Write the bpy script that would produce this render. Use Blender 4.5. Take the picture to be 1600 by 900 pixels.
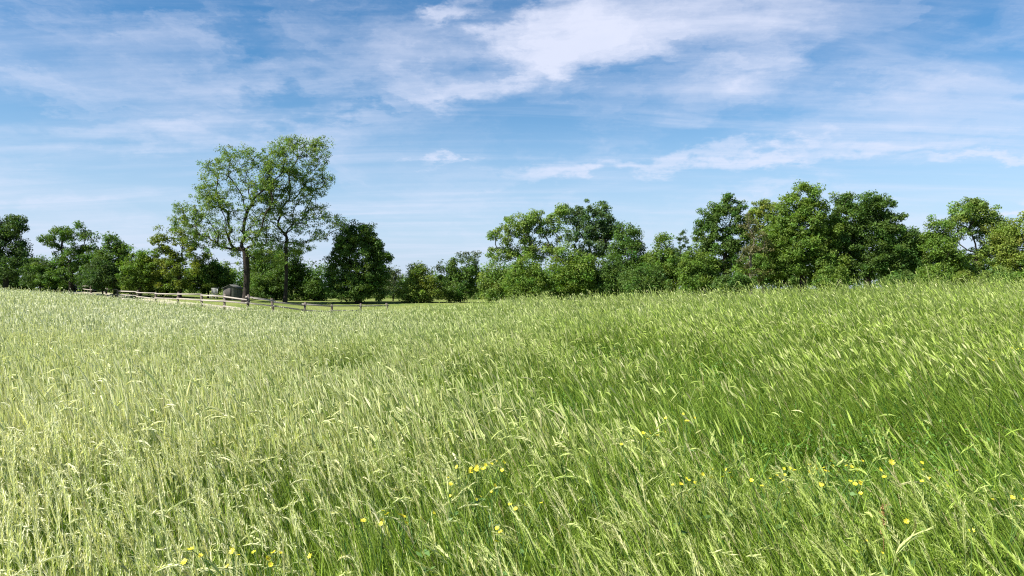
import bpy, math
import numpy as np

for o in list(bpy.data.objects):
    bpy.data.objects.remove(o)
SC = bpy.context.scene
COL = SC.collection
F = 1155.0                     # focal length in pixels of a 1600 px wide picture
EYE = 1.65
R = math.radians

# ------------------------------------------------------------------ camera
cam_d = bpy.data.cameras.new('camera')
cam_d.sensor_width = 36.0
cam_d.lens = F / 1600 * 36
cam_d.clip_start = 0.05
cam_d.clip_end = 5000
cam = bpy.data.objects.new('camera', cam_d)
cam.location = (0, 0, EYE)
cam.rotation_euler = (R(90), 0, 0)
COL.objects.link(cam)
SC.camera = cam

# ------------------------------------------------------------------ light and exposure
SUN_AZ, SUN_EL = -116.0, 46.0       # azimuth to the right of the view direction, elevation
az, el = R(SUN_AZ), R(SUN_EL)
sd = bpy.data.lights.new('sun', 'SUN')
sd.energy = 4.8
sd.angle = R(0.53)
sd.color = (1.0, 0.95, 0.86)
sun = bpy.data.objects.new('sun', sd)
sun.rotation_euler = (R(90) - el, 0, -az + math.pi)
COL.objects.link(sun)
SC.view_settings.view_transform = 'Standard'
SC.view_settings.look = 'None'
SC.view_settings.gamma = 1
SC.view_settings.exposure = 1.35
SC.view_settings.use_curve_mapping = False
cy = SC.cycles
cy.max_bounces = 6
cy.diffuse_bounces = 3
cy.glossy_bounces = 1
cy.transmission_bounces = 3
cy.transparent_max_bounces = 4
cy.caustics_reflective = False
cy.caustics_refractive = False
cy.use_denoising = False
SC.render.film_transparent = False
try:
    cy.filter_width = 1.2
except Exception:
    pass

W = bpy.data.worlds.new('World')
SC.world = W
W.use_nodes = True
nt = W.node_tree
N, L = nt.nodes, nt.links
N.clear()


def wire(node, sock, v):
    if isinstance(v, bpy.types.NodeSocket):
        node.id_data.links.new(v, node.inputs[sock])
    else:
        node.inputs[sock].default_value = v


def math_node(T, op, a, b=None, c=None, clamp=False):
    n = T.nodes.new('ShaderNodeMath')
    n.operation = op
    n.use_clamp = clamp
    wire(n, 0, a)
    if b is not None:
        wire(n, 1, b)
    if c is not None:
        wire(n, 2, c)
    return n.outputs[0]


def smooth(T, v, a, b, lo=0.0, hi=1.0):
    n = T.nodes.new('ShaderNodeMapRange')
    n.interpolation_type = 'SMOOTHSTEP'
    wire(n, 0, v)
    n.inputs[1].default_value = a
    n.inputs[2].default_value = b
    n.inputs[3].default_value = lo
    n.inputs[4].default_value = hi
    return n.outputs[0]


def noise_node(T, vec, scale, detail=4, rough=0.5, dist=0.0):
    n = T.nodes.new('ShaderNodeTexNoise')
    if vec is not None:
        T.links.new(vec, n.inputs['Vector'])
    n.inputs['Scale'].default_value = scale
    n.inputs['Detail'].default_value = detail
    n.inputs['Roughness'].default_value = rough
    n.inputs['Distortion'].default_value = dist
    return n.outputs['Fac']


def mixc(T, f, a, b):
    n = T.nodes.new('ShaderNodeMix')
    n.data_type = 'RGBA'
    wire(n, 0, f)
    wire(n, 6, a)
    wire(n, 7, b)
    return n.outputs[2]


def combine(T, x, y, z=0.0):
    n = T.nodes.new('ShaderNodeCombineXYZ')
    wire(n, 0, x); wire(n, 1, y); wire(n, 2, z)
    return n.outputs[0]


sky = N.new('ShaderNodeTexSky')
sky.sky_type = 'NISHITA'
sky.sun_disc = False
sky.sun_elevation = el
sky.sun_rotation = az
sky.altitude = 0
sky.air_density = 1.0
sky.dust_density = 0.0
sky.ozone_density = 1.6
geo = N.new('ShaderNodeTexCoord')
sep = N.new('ShaderNodeSeparateXYZ')
L.new(geo.outputs['Generated'], sep.inputs[0])
dx, dy, dz = sep.outputs
AZ = math_node(nt, 'ARCTAN2', dx, dy)
ELV = math_node(nt, 'ARCSINE', dz)
dzp = math_node(nt, 'ADD', math_node(nt, 'MAXIMUM', dz, 0.0), 0.10)
PX = math_node(nt, 'DIVIDE', dx, dzp)
PY = math_node(nt, 'DIVIDE', dy, dzp)
plane = combine(nt, math_node(nt, 'MULTIPLY', PX, 0.55), PY)
rot = N.new('ShaderNodeMapping')
rot.inputs['Rotation'].default_value = (0, 0, R(-14))
rot.inputs['Scale'].default_value = (0.8, 1.5, 1)
L.new(plane, rot.inputs['Vector'])
n_big = noise_node(nt, rot.outputs[0], 1.3, 8, 0.58, 0.9)
rot2 = N.new('ShaderNodeMapping')
rot2.inputs['Rotation'].default_value = (0, 0, R(12))
rot2.inputs['Scale'].default_value = (0.45, 2.6, 1)
rot2.inputs['Location'].default_value = (3.1, 7.7, 0)
L.new(plane, rot2.inputs['Vector'])
n_str = noise_node(nt, rot2.outputs[0], 1.9, 8, 0.62, 0.35)
# edges of the cloud banks wander
w1 = noise_node(nt, combine(nt, AZ, math_node(nt, 'MULTIPLY', ELV, 2.2), 0.0), 9.0, 6, 0.62)
w2 = noise_node(nt, combine(nt, AZ, math_node(nt, 'MULTIPLY', ELV, 2.2), 5.3), 9.0, 6, 0.62)
AZw = math_node(nt, 'MULTIPLY_ADD', math_node(nt, 'SUBTRACT', w1, 0.5), 0.26, AZ)
ELw = math_node(nt, 'MULTIPLY_ADD', math_node(nt, 'SUBTRACT', w2, 0.5), 0.15, ELV)
AE = combine(nt, AZw, ELw)


def bank(px, py, hw, hh, tilt, s):
    """A cloud bank at a bearing and a height above the horizon (given where it stands in the sky of the photograph)."""
    a = math.atan((px - 800) / F)
    e = math.atan((450 - py) / F * math.cos(a))
    m = N.new('ShaderNodeVectorMath'); m.operation = 'SUBTRACT'
    L.new(AE, m.inputs[0]); m.inputs[1].default_value = (a, e, 0)
    r_ = N.new('ShaderNodeVectorRotate'); r_.rotation_type = 'Z_AXIS'
    L.new(m.outputs[0], r_.inputs['Vector']); r_.inputs['Angle'].default_value = -R(tilt)
    k = N.new('ShaderNodeVectorMath'); k.operation = 'MULTIPLY'
    L.new(r_.outputs[0], k.inputs[0]); k.inputs[1].default_value = (F / hw, F / hh, 0)
    l_ = N.new('ShaderNodeVectorMath'); l_.operation = 'LENGTH'
    L.new(k.outputs[0], l_.inputs[0])
    return smooth(nt, l_.outputs['Value'], 1.25, 0.1, 0.0, s)


BANKS = [  # px, py, half width, half height, tilt, strength
    (1010, 25, 300, 80, 6, 0.60), (860, 85, 150, 80, -8, 0.52), (950, 75, 170, 60, 0, 0.45),
    (690, 135, 130, 42, 8, 0.62), (1190, 85, 110, 55, 20, 0.42), (700, 8, 90, 26, 20, 0.65), (560, 95, 260, 40, 14, 0.22),
    (1140, 246, 420, 20, 2, 0.55), (860, 278, 150, 16, 10, 0.45), (1010, 205, 300, 26, 14, 0.25),
    (1560, 243, 110, 12, 1, 0.55), (340, 130, 240, 30, 4, 0.22), (330, 215, 320, 26, 6, 0.30),
    (80, 320, 200, 22, 0, 0.20), (1480, 50, 170, 50, 0, 0.20), (1380, 170, 260, 45, 8, 0.25),
    (560, 165, 60, 14, 0, 0.25), (690, 262, 70, 9, 2, 0.40), (520, 330, 260, 26, 0, 0.15), (1220, 288, 80, 12, -4, 0.30),
    (1590, 328, 55, 17, 0, 1.1), (1130, 105, 90, 30, 0, 0.25), (690, 375, 200, 40, 0, 0.10),
]
tot = None
for b in BANKS:
    v = bank(*b)
    tot = v if tot is None else math_node(nt, 'ADD', tot, v)
nb_ = math_node(nt, 'SUBTRACT', n_big, 0.5)
ns_ = math_node(nt, 'SUBTRACT', n_str, 0.5)
n_m = noise_node(nt, combine(nt, AZw, math_node(nt, 'MULTIPLY', ELw, 1.7), 2.2), 11.0, 8, 0.6, 0.6)
tot = math_node(nt, 'MULTIPLY', tot, math_node(nt, 'MULTIPLY_ADD', n_m, 1.5, 0.22))
dens = math_node(nt, 'ADD', tot,
                 math_node(nt, 'ADD', math_node(nt, 'MULTIPLY', nb_, 1.9), math_node(nt, 'MULTIPLY', ns_, 0.45)))
cov = smooth(nt, dens, -0.20, 1.12, 0.0, 0.90)
# thin cirrus veil, streaked, over the whole sky
rot3 = N.new('ShaderNodeMapping')
rot3.inputs['Rotation'].default_value = (0, 0, R(-13))
rot3.inputs['Scale'].default_value = (2.2, 6.5, 1)
L.new(combine(nt, AZw, ELw), rot3.inputs['Vector'])
n_c = noise_node(nt, rot3.outputs[0], 1.5, 7, 0.52, 0.6)
veil = smooth(nt, math_node(nt, 'ADD', n_c, math_node(nt, 'MULTIPLY', ns_, 0.22)), 0.42, 0.72, 0.0, 0.38)
low = smooth(nt, ELV, 0.30, 0.0, 0.0, 0.22)           # thin high cloud thickens to the eye near the horizon
inv = math_node(nt, 'MULTIPLY', math_node(nt, 'SUBTRACT', 1.0, veil), math_node(nt, 'SUBTRACT', 1.0, low))
inv = math_node(nt, 'MULTIPLY', inv, math_node(nt, 'SUBTRACT', 1.0, cov))
cov = math_node(nt, 'SUBTRACT', 1.0, inv)
skyc = N.new('ShaderNodeHueSaturation')
skyc.inputs['Saturation'].default_value = 1.34
skyc.inputs['Hue'].default_value = 0.499
skyc.inputs['Value'].default_value = 0.80
L.new(sky.outputs[0], skyc.inputs['Color'])
hz = smooth(nt, ELV, 0.24, 0.0, 0.0, 0.8)
sky2 = mixc(nt, hz, skyc.outputs[0], (2.25, 3.35, 5.0, 1))
cloudc = (4.75, 5.0, 6.0, 1)
mx = mixc(nt, cov, sky2, cloudc)
bg = N.new('ShaderNodeBackground')
bg.inputs['Strength'].default_value = 0.068
L.new(mx, bg.inputs['Color'])
wo = N.new('ShaderNodeOutputWorld')
L.new(bg.outputs[0], wo.inputs['Surface'])
W.cycles.sampling_method = 'MANUAL'
W.cycles.sample_map_resolution = 512

# ------------------------------------------------------------------ helpers
rng = np.random.default_rng(11)


def tag(o, label=None, cat=None, group=None, kind=None):
    if label: o['label'] = label
    if cat: o['category'] = cat
    if group: o['group'] = group
    if kind: o['kind'] = kind
    return o


def mesh_np(name, V, Fc, mat, col=None, parent=None, smooth_shade=False, loc=None):
    """V (n,3) floats; Fc list of (m,k) int arrays (k = 3 or 4)."""
    V = np.asarray(V, np.float32)
    if isinstance(Fc, np.ndarray): Fc = [Fc]
    Fc = [f for f in Fc if len(f)]
    me = bpy.data.meshes.new(name)
    me.vertices.add(len(V))
    if loc is not None:
        V = V - np.asarray(loc, np.float32)
    me.vertices.foreach_set('co', np.ascontiguousarray(V, np.float32).ravel())
    idx = np.concatenate([f.ravel() for f in Fc]).astype(np.int32)
    tot_ = np.concatenate([np.full(len(f), f.shape[1], np.int32) for f in Fc])
    st = np.zeros(len(tot_), np.int32)
    st[1:] = np.cumsum(tot_)[:-1]
    me.loops.add(len(idx))
    me.loops.foreach_set('vertex_index', idx)
    me.polygons.add(len(tot_))
    me.polygons.foreach_set('loop_start', st)
    try:
        me.polygons.foreach_set('loop_total', tot_)
    except Exception:
        pass
    if smooth_shade:
        me.polygons.foreach_set('use_smooth', np.ones(len(tot_), bool))
    if col is not None:
        a = me.color_attributes.new('tint', 'BYTE_COLOR', 'POINT') if False else me.attributes.new('tint', 'FLOAT_COLOR', 'POINT')
        c4 = np.ones((len(V), 4), np.float32)
        c4[:, :3] = col
        a.data.foreach_set('color', c4.ravel())
    me.materials.append(mat)
    me.update(calc_edges=True)
    o = bpy.data.objects.new(name, me)
    COL.objects.link(o)
    if parent is not None:
        o.parent = parent
    elif loc is not None:
        o.location = loc
    return o


def empty(name, loc):
    o = bpy.data.objects.new(name, None)
    o.location = loc
    o.empty_display_size = 0.2
    COL.objects.link(o)
    return o


def mat_new(name):
    m = bpy.data.materials.new(name)
    m.use_nodes = True
    m.node_tree.nodes.clear()
    return m, m.node_tree


def out_(T, s):
    o = T.nodes.new('ShaderNodeOutputMaterial')
    T.links.new(s, o.inputs['Surface'])


def plant_mat(name, trans=0.35, gloss=0.06, rough=0.45, warm=(1.0, 1.0, 1.0)):
    m, T = mat_new(name)
    at = T.nodes.new('ShaderNodeAttribute'); at.attribute_name = 'tint'
    d = T.nodes.new('ShaderNodeBsdfDiffuse'); T.links.new(at.outputs['Color'], d.inputs['Color'])
    t = T.nodes.new('ShaderNodeBsdfTranslucent')
    tc = T.nodes.new('ShaderNodeMix'); tc.data_type = 'RGBA'; tc.blend_type = 'MULTIPLY'
    tc.inputs[0].default_value = 1
    T.links.new(at.outputs['Color'], tc.inputs[6]); tc.inputs[7].default_value = (1.16 * warm[0], 1.2 * warm[1], 0.50 * warm[2], 1)
    T.links.new(tc.outputs[2], t.inputs['Color'])
    mx_ = T.nodes.new('ShaderNodeMixShader'); mx_.inputs[0].default_value = trans
    T.links.new(d.outputs[0], mx_.inputs[1]); T.links.new(t.outputs[0], mx_.inputs[2])
    g = T.nodes.new('ShaderNodeBsdfGlossy'); g.inputs['Roughness'].default_value = rough
    g.inputs['Color'].default_value = (0.9, 0.95, 0.9, 1)
    m2 = T.nodes.new('ShaderNodeMixShader'); m2.inputs[0].default_value = gloss
    T.links.new(mx_.outputs[0], m2.inputs[1]); T.links.new(g.outputs[0], m2.inputs[2])
    out_(T, m2.outputs[0])
    return m


def rough_mat(name, ca, cb, scale, rough=0.85, stretch=(1, 1, 1), bump=0.3, detail=5):
    m, T = mat_new(name)
    tc = T.nodes.new('ShaderNodeTexCoord')
    mp = T.nodes.new('ShaderNodeMapping'); mp.inputs['Scale'].default_value = stretch
    T.links.new(tc.outputs['Object'], mp.inputs['Vector'])
    f = noise_node(T, mp.outputs[0], scale, detail, 0.6)
    f2 = smooth(T, f, 0.35, 0.65)
    c = mixc(T, f2, (*ca, 1), (*cb, 1))
    p = T.nodes.new('ShaderNodeBsdfPrincipled')
    p.inputs['Roughness'].default_value = rough
    p.inputs['Specular IOR Level'].default_value = 0.2
    T.links.new(c, p.inputs['Base Color'])
    if bump:
        b = T.nodes.new('ShaderNodeBump'); b.inputs['Strength'].default_value = bump
        b.inputs['Distance'].default_value = 0.02
        T.links.new(f, b.inputs['Height']); T.links.new(b.outputs[0], p.inputs['Normal'])
    out_(T, p.outputs[0])
    return m


M_leaf = plant_mat('tree_foliage', 0.42, 0.012, 0.6)
M_grass = plant_mat('grass_blades', 0.32, 0.018, 0.55)
M_bark = rough_mat('bark', (0.016, 0.013, 0.011), (0.045, 0.037, 0.030), 3.0, 0.95, (3, 3, 0.7), 0.6)
M_barkpale = rough_mat('pale_bark', (0.10, 0.085, 0.07), (0.2, 0.17, 0.14), 3.0, 0.95, (3, 3, 0.7), 0.6)
M_wood = rough_mat('weathered_wood', (0.06, 0.048, 0.042), (0.16, 0.135, 0.12), 4.0, 0.9, (1, 1, 5), 0.5)
M_rail = rough_mat('weathered_rail', (0.19, 0.17, 0.15), (0.42, 0.385, 0.34), 4.0, 0.9, (5, 5, 9), 0.5)


# value noise
def vnoise(x, y, sc, seed):
    x = np.asarray(x, float) / sc + 1000.3; y = np.asarray(y, float) / sc + 1000.7
    xi = np.floor(x).astype(np.int64); yi = np.floor(y).astype(np.int64)
    fx = x - xi; fy = y - yi
    fx = fx * fx * (3 - 2 * fx); fy = fy * fy * (3 - 2 * fy)

    def h(a, b):
        n = (a * 374761393 + b * 668265263 + seed * 974711) & 0x7fffffff
        n = ((n ^ (n >> 13)) * 1274126177) & 0x7fffffff
        n = (n ^ (n >> 16)) & 0xffff
        return n / 65535.0
    return (h(xi, yi) * (1 - fx) + h(xi + 1, yi) * fx) * (1 - fy) + (h(xi, yi + 1) * (1 - fx) + h(xi + 1, yi + 1) * fx) * fy


# ------------------------------------------------------------------ terrain
TIP = 0.66
_c = [  # px, crest distance, picture height of the grass tips there, middle (distance, z), wood edge (distance, z)
    (-900, 55, 449, 78, 1.1, 92, 1.3), (-300, 55, 451, 80, 1.0, 92, 1.3), (0, 55, 454, 82, 0.9, 92, 1.25),
    (100, 54, 460, 84, 0.75, 92, 1.2), (200, 52, 472, 77, 0.38, 90, 0.95), (300, 48, 485, 64, 0.12, 86, 0.65),
    (385, 45, 491, 54, -0.25, 80, 0.42), (450, 43, 492, 56, -0.60, 80, 0.26), (500, 42, 492, 58, -0.85, 80, 0.2),
    (600, 42, 488, 63, -0.85, 80, 0.2), (700, 38, 482, 60, -0.60, 80, 0.1), (800, 34, 474, 55, -0.3, 78, 0.0),
    (900, 30, 471, 50, 0.0, 76, 0.0), (1000, 28, 468, 48, 0.0, 75, 0.0), (1100, 26, 462, 47, 0.1, 75, 0.1),
    (1200, 25, 457, 46, 0.2, 75, 0.1), (1300, 24, 455, 45, 0.3, 75, 0.1), (1400, 23, 452, 45, 0.3, 75, 0.1),
    (1500, 22, 450, 45, 0.4, 75, 0.1), (1600, 22, 449, 45, 0.4, 75, 0.1), (2500, 24, 447, 46, 0.4, 75, 0.1)]
_c = np.array(_c, float)
CU = (_c[:, 0] - 800) / F
CYC, CZC = _c[:, 1], EYE - (_c[:, 2] - 450) / F * _c[:, 1] - TIP


def G(x, y):
    x = np.asarray(x, float); y = np.asarray(y, float)
    u = x / np.sqrt(np.maximum(y, 0) ** 2 + 36) * np.sqrt(1 + 36 / (np.maximum(y, 6) ** 2 + 400))
    yc = np.interp(u, CU, CYC); zc = np.interp(u, CU, CZC)
    ym = np.interp(u, CU, _c[:, 3]); zm = np.interp(u, CU, _c[:, 4])
    yb = np.interp(u, CU, _c[:, 5]); zb = np.interp(u, CU, _c[:, 6])
    s = lambda t: (lambda q: q * q * (3 - 2 * q))(np.clip(t, 0, 1))
    z = zc * s(y / yc)
    z = z + (zm - zc) * s((y - yc) / (ym - yc))
    z = z + (zb - zm) * s((y - ym) / (yb - ym))
    b = (vnoise(x, y, 3.3, 3) - 0.5) * 0.10 + (vnoise(x, y, 8.0, 4) - 0.5) * 0.16
    return z + b * np.clip(1.2 - y / 60, 0.25, 1)


def crest(x, y):
    u = np.asarray(x, float) / np.maximum(np.asarray(y, float), 1)
    return np.interp(u, CU, CYC)


def P(px, Y):
    return (px - 800) / F * Y


def Zpx(py, Y):
    return EYE - (py - 450) / F * Y


ys = np.concatenate([np.array([-300, -150, -80, -40, -20, -10, -6]), np.arange(-4, 12, 0.4), np.arange(12, 40, 0.7), np.arange(40, 96, 1.0),
                     np.array([98, 102, 108, 116, 130, 150, 180, 230, 300, 400, 600, 900, 1400, 2200])])
xs_h = np.concatenate([np.arange(0, 12, 0.5), np.arange(12, 40, 1.0), np.arange(40, 100, 2.0), np.array([110, 130, 160, 200, 280, 400, 600, 900, 1400, 2200])])
xs = np.concatenate([-xs_h[:0:-1], xs_h])
XX, YY = np.meshgrid(xs, ys)
ZZ = G(XX, YY)
nx, ny = len(xs), len(ys)
ii = (np.arange(ny - 1)[:, None] * nx + np.arange(nx - 1)[None, :]).ravel()
Fg = np.stack([ii, ii + 1, ii + nx + 1, ii + nx], 1)
m, T = mat_new('meadow_soil')
tc = T.nodes.new('ShaderNodeTexCoord')
f1 = noise_node(T, tc.outputs['Object'], 0.25, 6, 0.6)
f2 = noise_node(T, tc.outputs['Object'], 9.0, 4, 0.7)
ca = mixc(T, smooth(T, f1, 0.35, 0.65), (0.13, 0.17, 0.045, 1), (0.22, 0.24, 0.08, 1))
cb = mixc(T, smooth(T, f2, 0.35, 0.7), ca, (0.085, 0.12, 0.035, 1))
p = T.nodes.new('ShaderNodeBsdfDiffuse'); T.links.new(cb, p.inputs['Color'])
out_(T, p.outputs[0])
ground = mesh_np('ground', np.stack([XX.ravel(), YY.ravel(), ZZ.ravel()], 1), Fg, m, smooth_shade=True)
tag(ground, kind='structure')


def solve_depth(px, py, h):
    """distance at which something h above the ground is seen at px, py"""
    Ys = np.arange(1.2, 90, 0.02)
    z = G(P(px, Ys), Ys) + h
    yy = 450 + (EYE - z) / Ys * F
    k = np.where(yy <= py)[0]
    return float(Ys[k[0]]) if len(k) else 60.0


# ------------------------------------------------------------------ fence line and track
FENCE = [(92, 96, 446.5), (118, 92, 447.5), (143, 87.5, 449.5), (165, 83.5, 452), (184, 80, 454.5), (214, 76, 456.5), (243, 72, 457.5), (277, 67.5, 458.5), (315, 62.5, 460), (350, 58.5, 461.5),
         (386, 54.5, 463.5), (429, 56, 469), (474, 58, 474.5), (518, 60, 476.5), (563, 62.5, 476.5), (607, 65, 475.5)]
FX = np.array([P(a, b) for a, b, c in FENCE]); FY = np.array([b for a, b, c in FENCE], float)


def fence_y(x):
    o_ = np.argsort(FX)
    return np.interp(x, FX[o_], FY[o_])


# the pale track runs along the fence
tx = np.linspace(P(60, 98), P(560, 62), 90)
cen = np.stack([tx, fence_y(tx)], 1)
k_ = np.ones(9) / 9
pad = np.pad(cen, ((4, 4), (0, 0)), 'edge')
cen = np.stack([np.convolve(pad[:, 0], k_, 'valid'), np.convolve(pad[:, 1], k_, 'valid')], 1)
tn = np.gradient(cen, axis=0); tn /= np.linalg.norm(tn, axis=1)[:, None]
nr = np.stack([-tn[:, 1], tn[:, 0]], 1)
rows = []
for k, o_ in enumerate(np.linspace(-1.6, 2.2, 9)):
    wv = (vnoise(cen[:, 0] * 1.0, cen[:, 1], 2.0, 40 + (k > 4)) - 0.5) * 0.9 * (abs(o_) > 2)
    pt = cen + nr * (o_ + wv)[:, None]
    rows.append(np.column_stack([pt, G(pt[:, 0], pt[:, 1])]))
V = np.stack(rows, 0)
V[:, :, 2] += 0.02
nk, nn = V.shape[:2]
ii = (np.arange(nk - 1)[:, None] * nn + np.arange(nn - 1)[None, :]).ravel()
M_track = rough_mat('pale_dust', (0.24, 0.24, 0.13), (0.44, 0.41, 0.30), 1.2, 0.95, (1, 1, 1), 0.2)
track = mesh_np('path', V.reshape(-1, 3), np.stack([ii, ii + 1, ii + nn + 1, ii + nn], 1), M_track)
tag(track, kind='structure')


# ------------------------------------------------------------------ grass
class Acc:
    def __init__(s):
        s.V = []; s.F4 = []; s.F3 = []; s.C = []; s.n = 0

    def add(s, V, C, F4=None, F3=None):
        s.V.append(V.reshape(-1, 3)); s.C.append(C.reshape(-1, 3))
        if F4 is not None: s.F4.append(F4 + s.n)
        if F3 is not None: s.F3.append(F3 + s.n)
        s.n += V.reshape(-1, 3).shape[0]

    def build(s, name, mat, **k):
        Fc = []
        if s.F4: Fc.append(np.concatenate(s.F4))
        if s.F3: Fc.append(np.concatenate(s.F3))
        return mesh_np(name, np.concatenate(s.V), Fc, mat, np.concatenate(s.C), **k)


def curve_pts(base, d, Lg, th):
    """base (n,3), d (n,2) lean direction, Lg (n,), th (n,k) angle from the vertical per segment -> (n,k+1,3)"""
    n, k = th.shape
    sl = (Lg / k)[:, None] if Lg.ndim == 1 else Lg
    h = np.concatenate([np.zeros((n, 1)), np.cumsum(np.sin(th) * sl, 1)], 1)
    v = np.concatenate([np.zeros((n, 1)), np.cumsum(np.cos(th) * sl, 1)], 1)
    Pn = np.empty((n, k + 1, 3))
    Pn[..., 0] = base[:, None, 0] + h * d[:, None, 0]
    Pn[..., 1] = base[:, None, 1] + h * d[:, None, 1]
    Pn[..., 2] = base[:, None, 2] + v
    return Pn


def ribbons(acc, Pn, wd, wid, col, closed_tip=True):
    """Pn (n,k,3), wd (n,3) or (n,k,3) unit width direction, wid (n,k) half width, col (n,3)"""
    n, k, _ = Pn.shape
    if wd.ndim == 2: wd = np.repeat(wd[:, None, :], k, 1)
    a = Pn - wd * wid[..., None]; b = Pn + wd * wid[..., None]
    V = np.stack([a, b], 2).reshape(n, 2 * k, 3)
    base = (np.arange(n) * 2 * k)[:, None]
    j = np.arange(k - 1)[None, :] * 2
    q = (base + j).reshape(-1)
    F4 = np.stack([q, q + 1, q + 3, q + 2], 1)
    C = np.repeat(col[:, None, :], 2 * k, 1) if col.ndim == 2 else np.repeat(col, 2, 1)
    acc.add(V, C, F4)


def unit(v):
    return v / np.maximum(np.linalg.norm(v, axis=-1, keepdims=True), 1e-9)


WIND = R(186)     # the sward leans to the left


def patch(x, y):
    """world-space variation of the sward: pale = share of ripe heads, h = height factor, lush = greener, leafier"""
    n1 = vnoise(x, y, 2.6, 7); n2 = vnoise(x, y, 7.0, 8); n3 = vnoise(x, y, 1.1, 9)
    side = np.tanh((x + 0.12 * y - 0.3) / (0.22 * y + 1.4))      # -1 on the left of the field, 1 on the right
    pale = 0.58 - 0.36 * side + (n1 - 0.5) * 0.45 + (n2 - 0.5) * 0.5
    pale += 0.28 * np.clip((y - 7) / 7, 0, 1) * (side > -2)
    lush = 0.36 + 0.30 * side + (n2 - 0.5) * 0.8 + (n3 - 0.5) * 0.3 - 0.24 * np.clip((y - 11) / 10, 0, 1)
    h = 1 + (n1 - 0.5) * 0.26 + (n3 - 0.5) * 0.24 + (n2 - 0.5) * 0.14
    for (cx, cy_, r_, rx) in HOLLOWS:
        g_ = np.exp(-(((x - cx) / rx) ** 2 + ((y - cy_) / r_) ** 2))
        pale = pale - 0.6 * g_; lush = lush + 0.9 * g_; h = h - 0.46 * g_
    return np.clip(pale, 0.04, 1), np.clip(lush, 0, 1), h


HOLLOWS = []
for (px, py, wpx) in [(740, 592, 60), (955, 545, 60), (1400, 690, 130), (1290, 660, 70), (560, 570, 40), (1215, 690, 60), (1450, 655, 90), (880, 610, 40), (1130, 560, 40)]:
    Yh = solve_depth(px, py, 0.5)
    HOLLOWS.append((P(px, Yh), Yh, 0.07 * Yh + 0.15, wpx / F * Yh))


TUFT = 11


def scatter(n, y0, y1, power):
    """points on the ground between two distances, denser near the eye"""
    m_ = max(1, n // TUFT)
    t = rng.random(m_)
    k = 2 - power
    y = (y0 ** k + t * (y1 ** k - y0 ** k)) ** (1 / k)
    x = (rng.random(m_) * 2 - 1) * (0.80 * y + 3.0)
    # stems stand in tufts that share their lean and their height
    idx = rng.integers(0, m_, n)
    sp = (0.030 + 0.0045 * y)[idx]
    loose = np.where(rng.random(n) < 0.25, 5.0, 1.0)
    sc_ = sp * loose
    x = x[idx] + rng.normal(0, 1, n) * sc_
    y = np.maximum(y[idx] + rng.normal(0, 1, n) * sc_, y0 * 0.95)
    scatter.da = (rng.normal(0, 0.55, m_))[idx]
    scatter.dl = (rng.normal(0, 0.15, m_))[idx]
    scatter.dh = (rng.normal(1, 0.13, m_))[idx]
    return x, y


def field_ok(x, y):
    c = crest(x, y)
    fy = fence_y(x)
    lim = np.minimum(c + 9, fy - 3.2 + vnoise(x, y, 1.5, 77) * 1.0)
    lim = np.where(x > P(640, 65), c + 9, lim)
    return y < lim


GREEN = np.array([[0.060, 0.140, 0.010], [0.112, 0.205, 0.017], [0.185, 0.290, 0.028], [0.25, 0.33, 0.055], [0.036, 0.115, 0.018]])
STRAW = np.array([[0.54, 0.57, 0.26], [0.68, 0.69, 0.37], [0.45, 0.52, 0.18], [0.72, 0.68, 0.43], [0.52, 0.50, 0.28]])


def leaf_col(n, lush, rnd):
    c = GREEN[0] * (1 - rnd[:, None]) + GREEN[2] * rnd[:, None]
    c = c * (1 - 0.45 * (1 - lush)[:, None]) + GREEN[3] * 0.55 * (1 - lush)[:, None]
    k = rng.random(n)
    c[k < 0.12] = GREEN[4]
    dry = k > 0.95
    c[dry] = np.array([0.34, 0.30, 0.15])
    return c * (0.8 + 0.45 * rng.random((n, 1)))


def blades(acc, n, y0, y1, power, segs, wmin, lscale=1.0):
    x, y = scatter(n, y0, y1, power)
    ok = field_ok(x, y); x, y = x[ok], y[ok]
    da, dl, dh = scatter.da[ok], scatter.dl[ok], scatter.dh[ok]
    n = len(x)
    pale, lush, h = patch(x, y)
    h = h * dh
    z = G(x, y)
    Lg = (0.36 + 0.30 * rng.random(n)) * h * lscale * (0.92 + 0.2 * lush)
    ang = WIND + da + rng.normal(0, 0.45, n) + np.where(rng.random(n) < 0.15, rng.random(n) * 6.3, 0)
    sx = np.clip((x / (0.5 * y + 1) + 1.0) / 1.7, 0, 1)
    d = np.stack([np.cos(ang), np.sin(ang)], 1)
    th0 = np.abs(rng.normal(0.08, 0.09, n) + dl) + 0.26 * sx; bend = np.abs(rng.normal(0.35, 0.4, n)) * (0.6 + 0.9 * sx)
    t = (np.arange(segs) + 0.5) / segs
    th = th0[:, None] + bend[:, None] * t[None, :] ** 1.6
    Pn = curve_pts(np.stack([x, y, z - 0.02], 1), d, Lg, th)
    yaw = rng.random(n) * 6.283
    wd = np.stack([np.cos(yaw), np.sin(yaw), rng.normal(0, 0.2, n)], 1); wd = unit(wd)
    w = np.maximum(0.0026 + 0.0030 * rng.random(n), wmin * y)
    prof = np.interp(np.linspace(0, 1, segs + 1), [0, 0.35, 0.75, 1], [0.75, 1.0, 0.7, 0.08])
    ribbons(acc, Pn, wd, w[:, None] * prof[None, :], leaf_col(n, lush, rng.random(n)))


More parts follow.
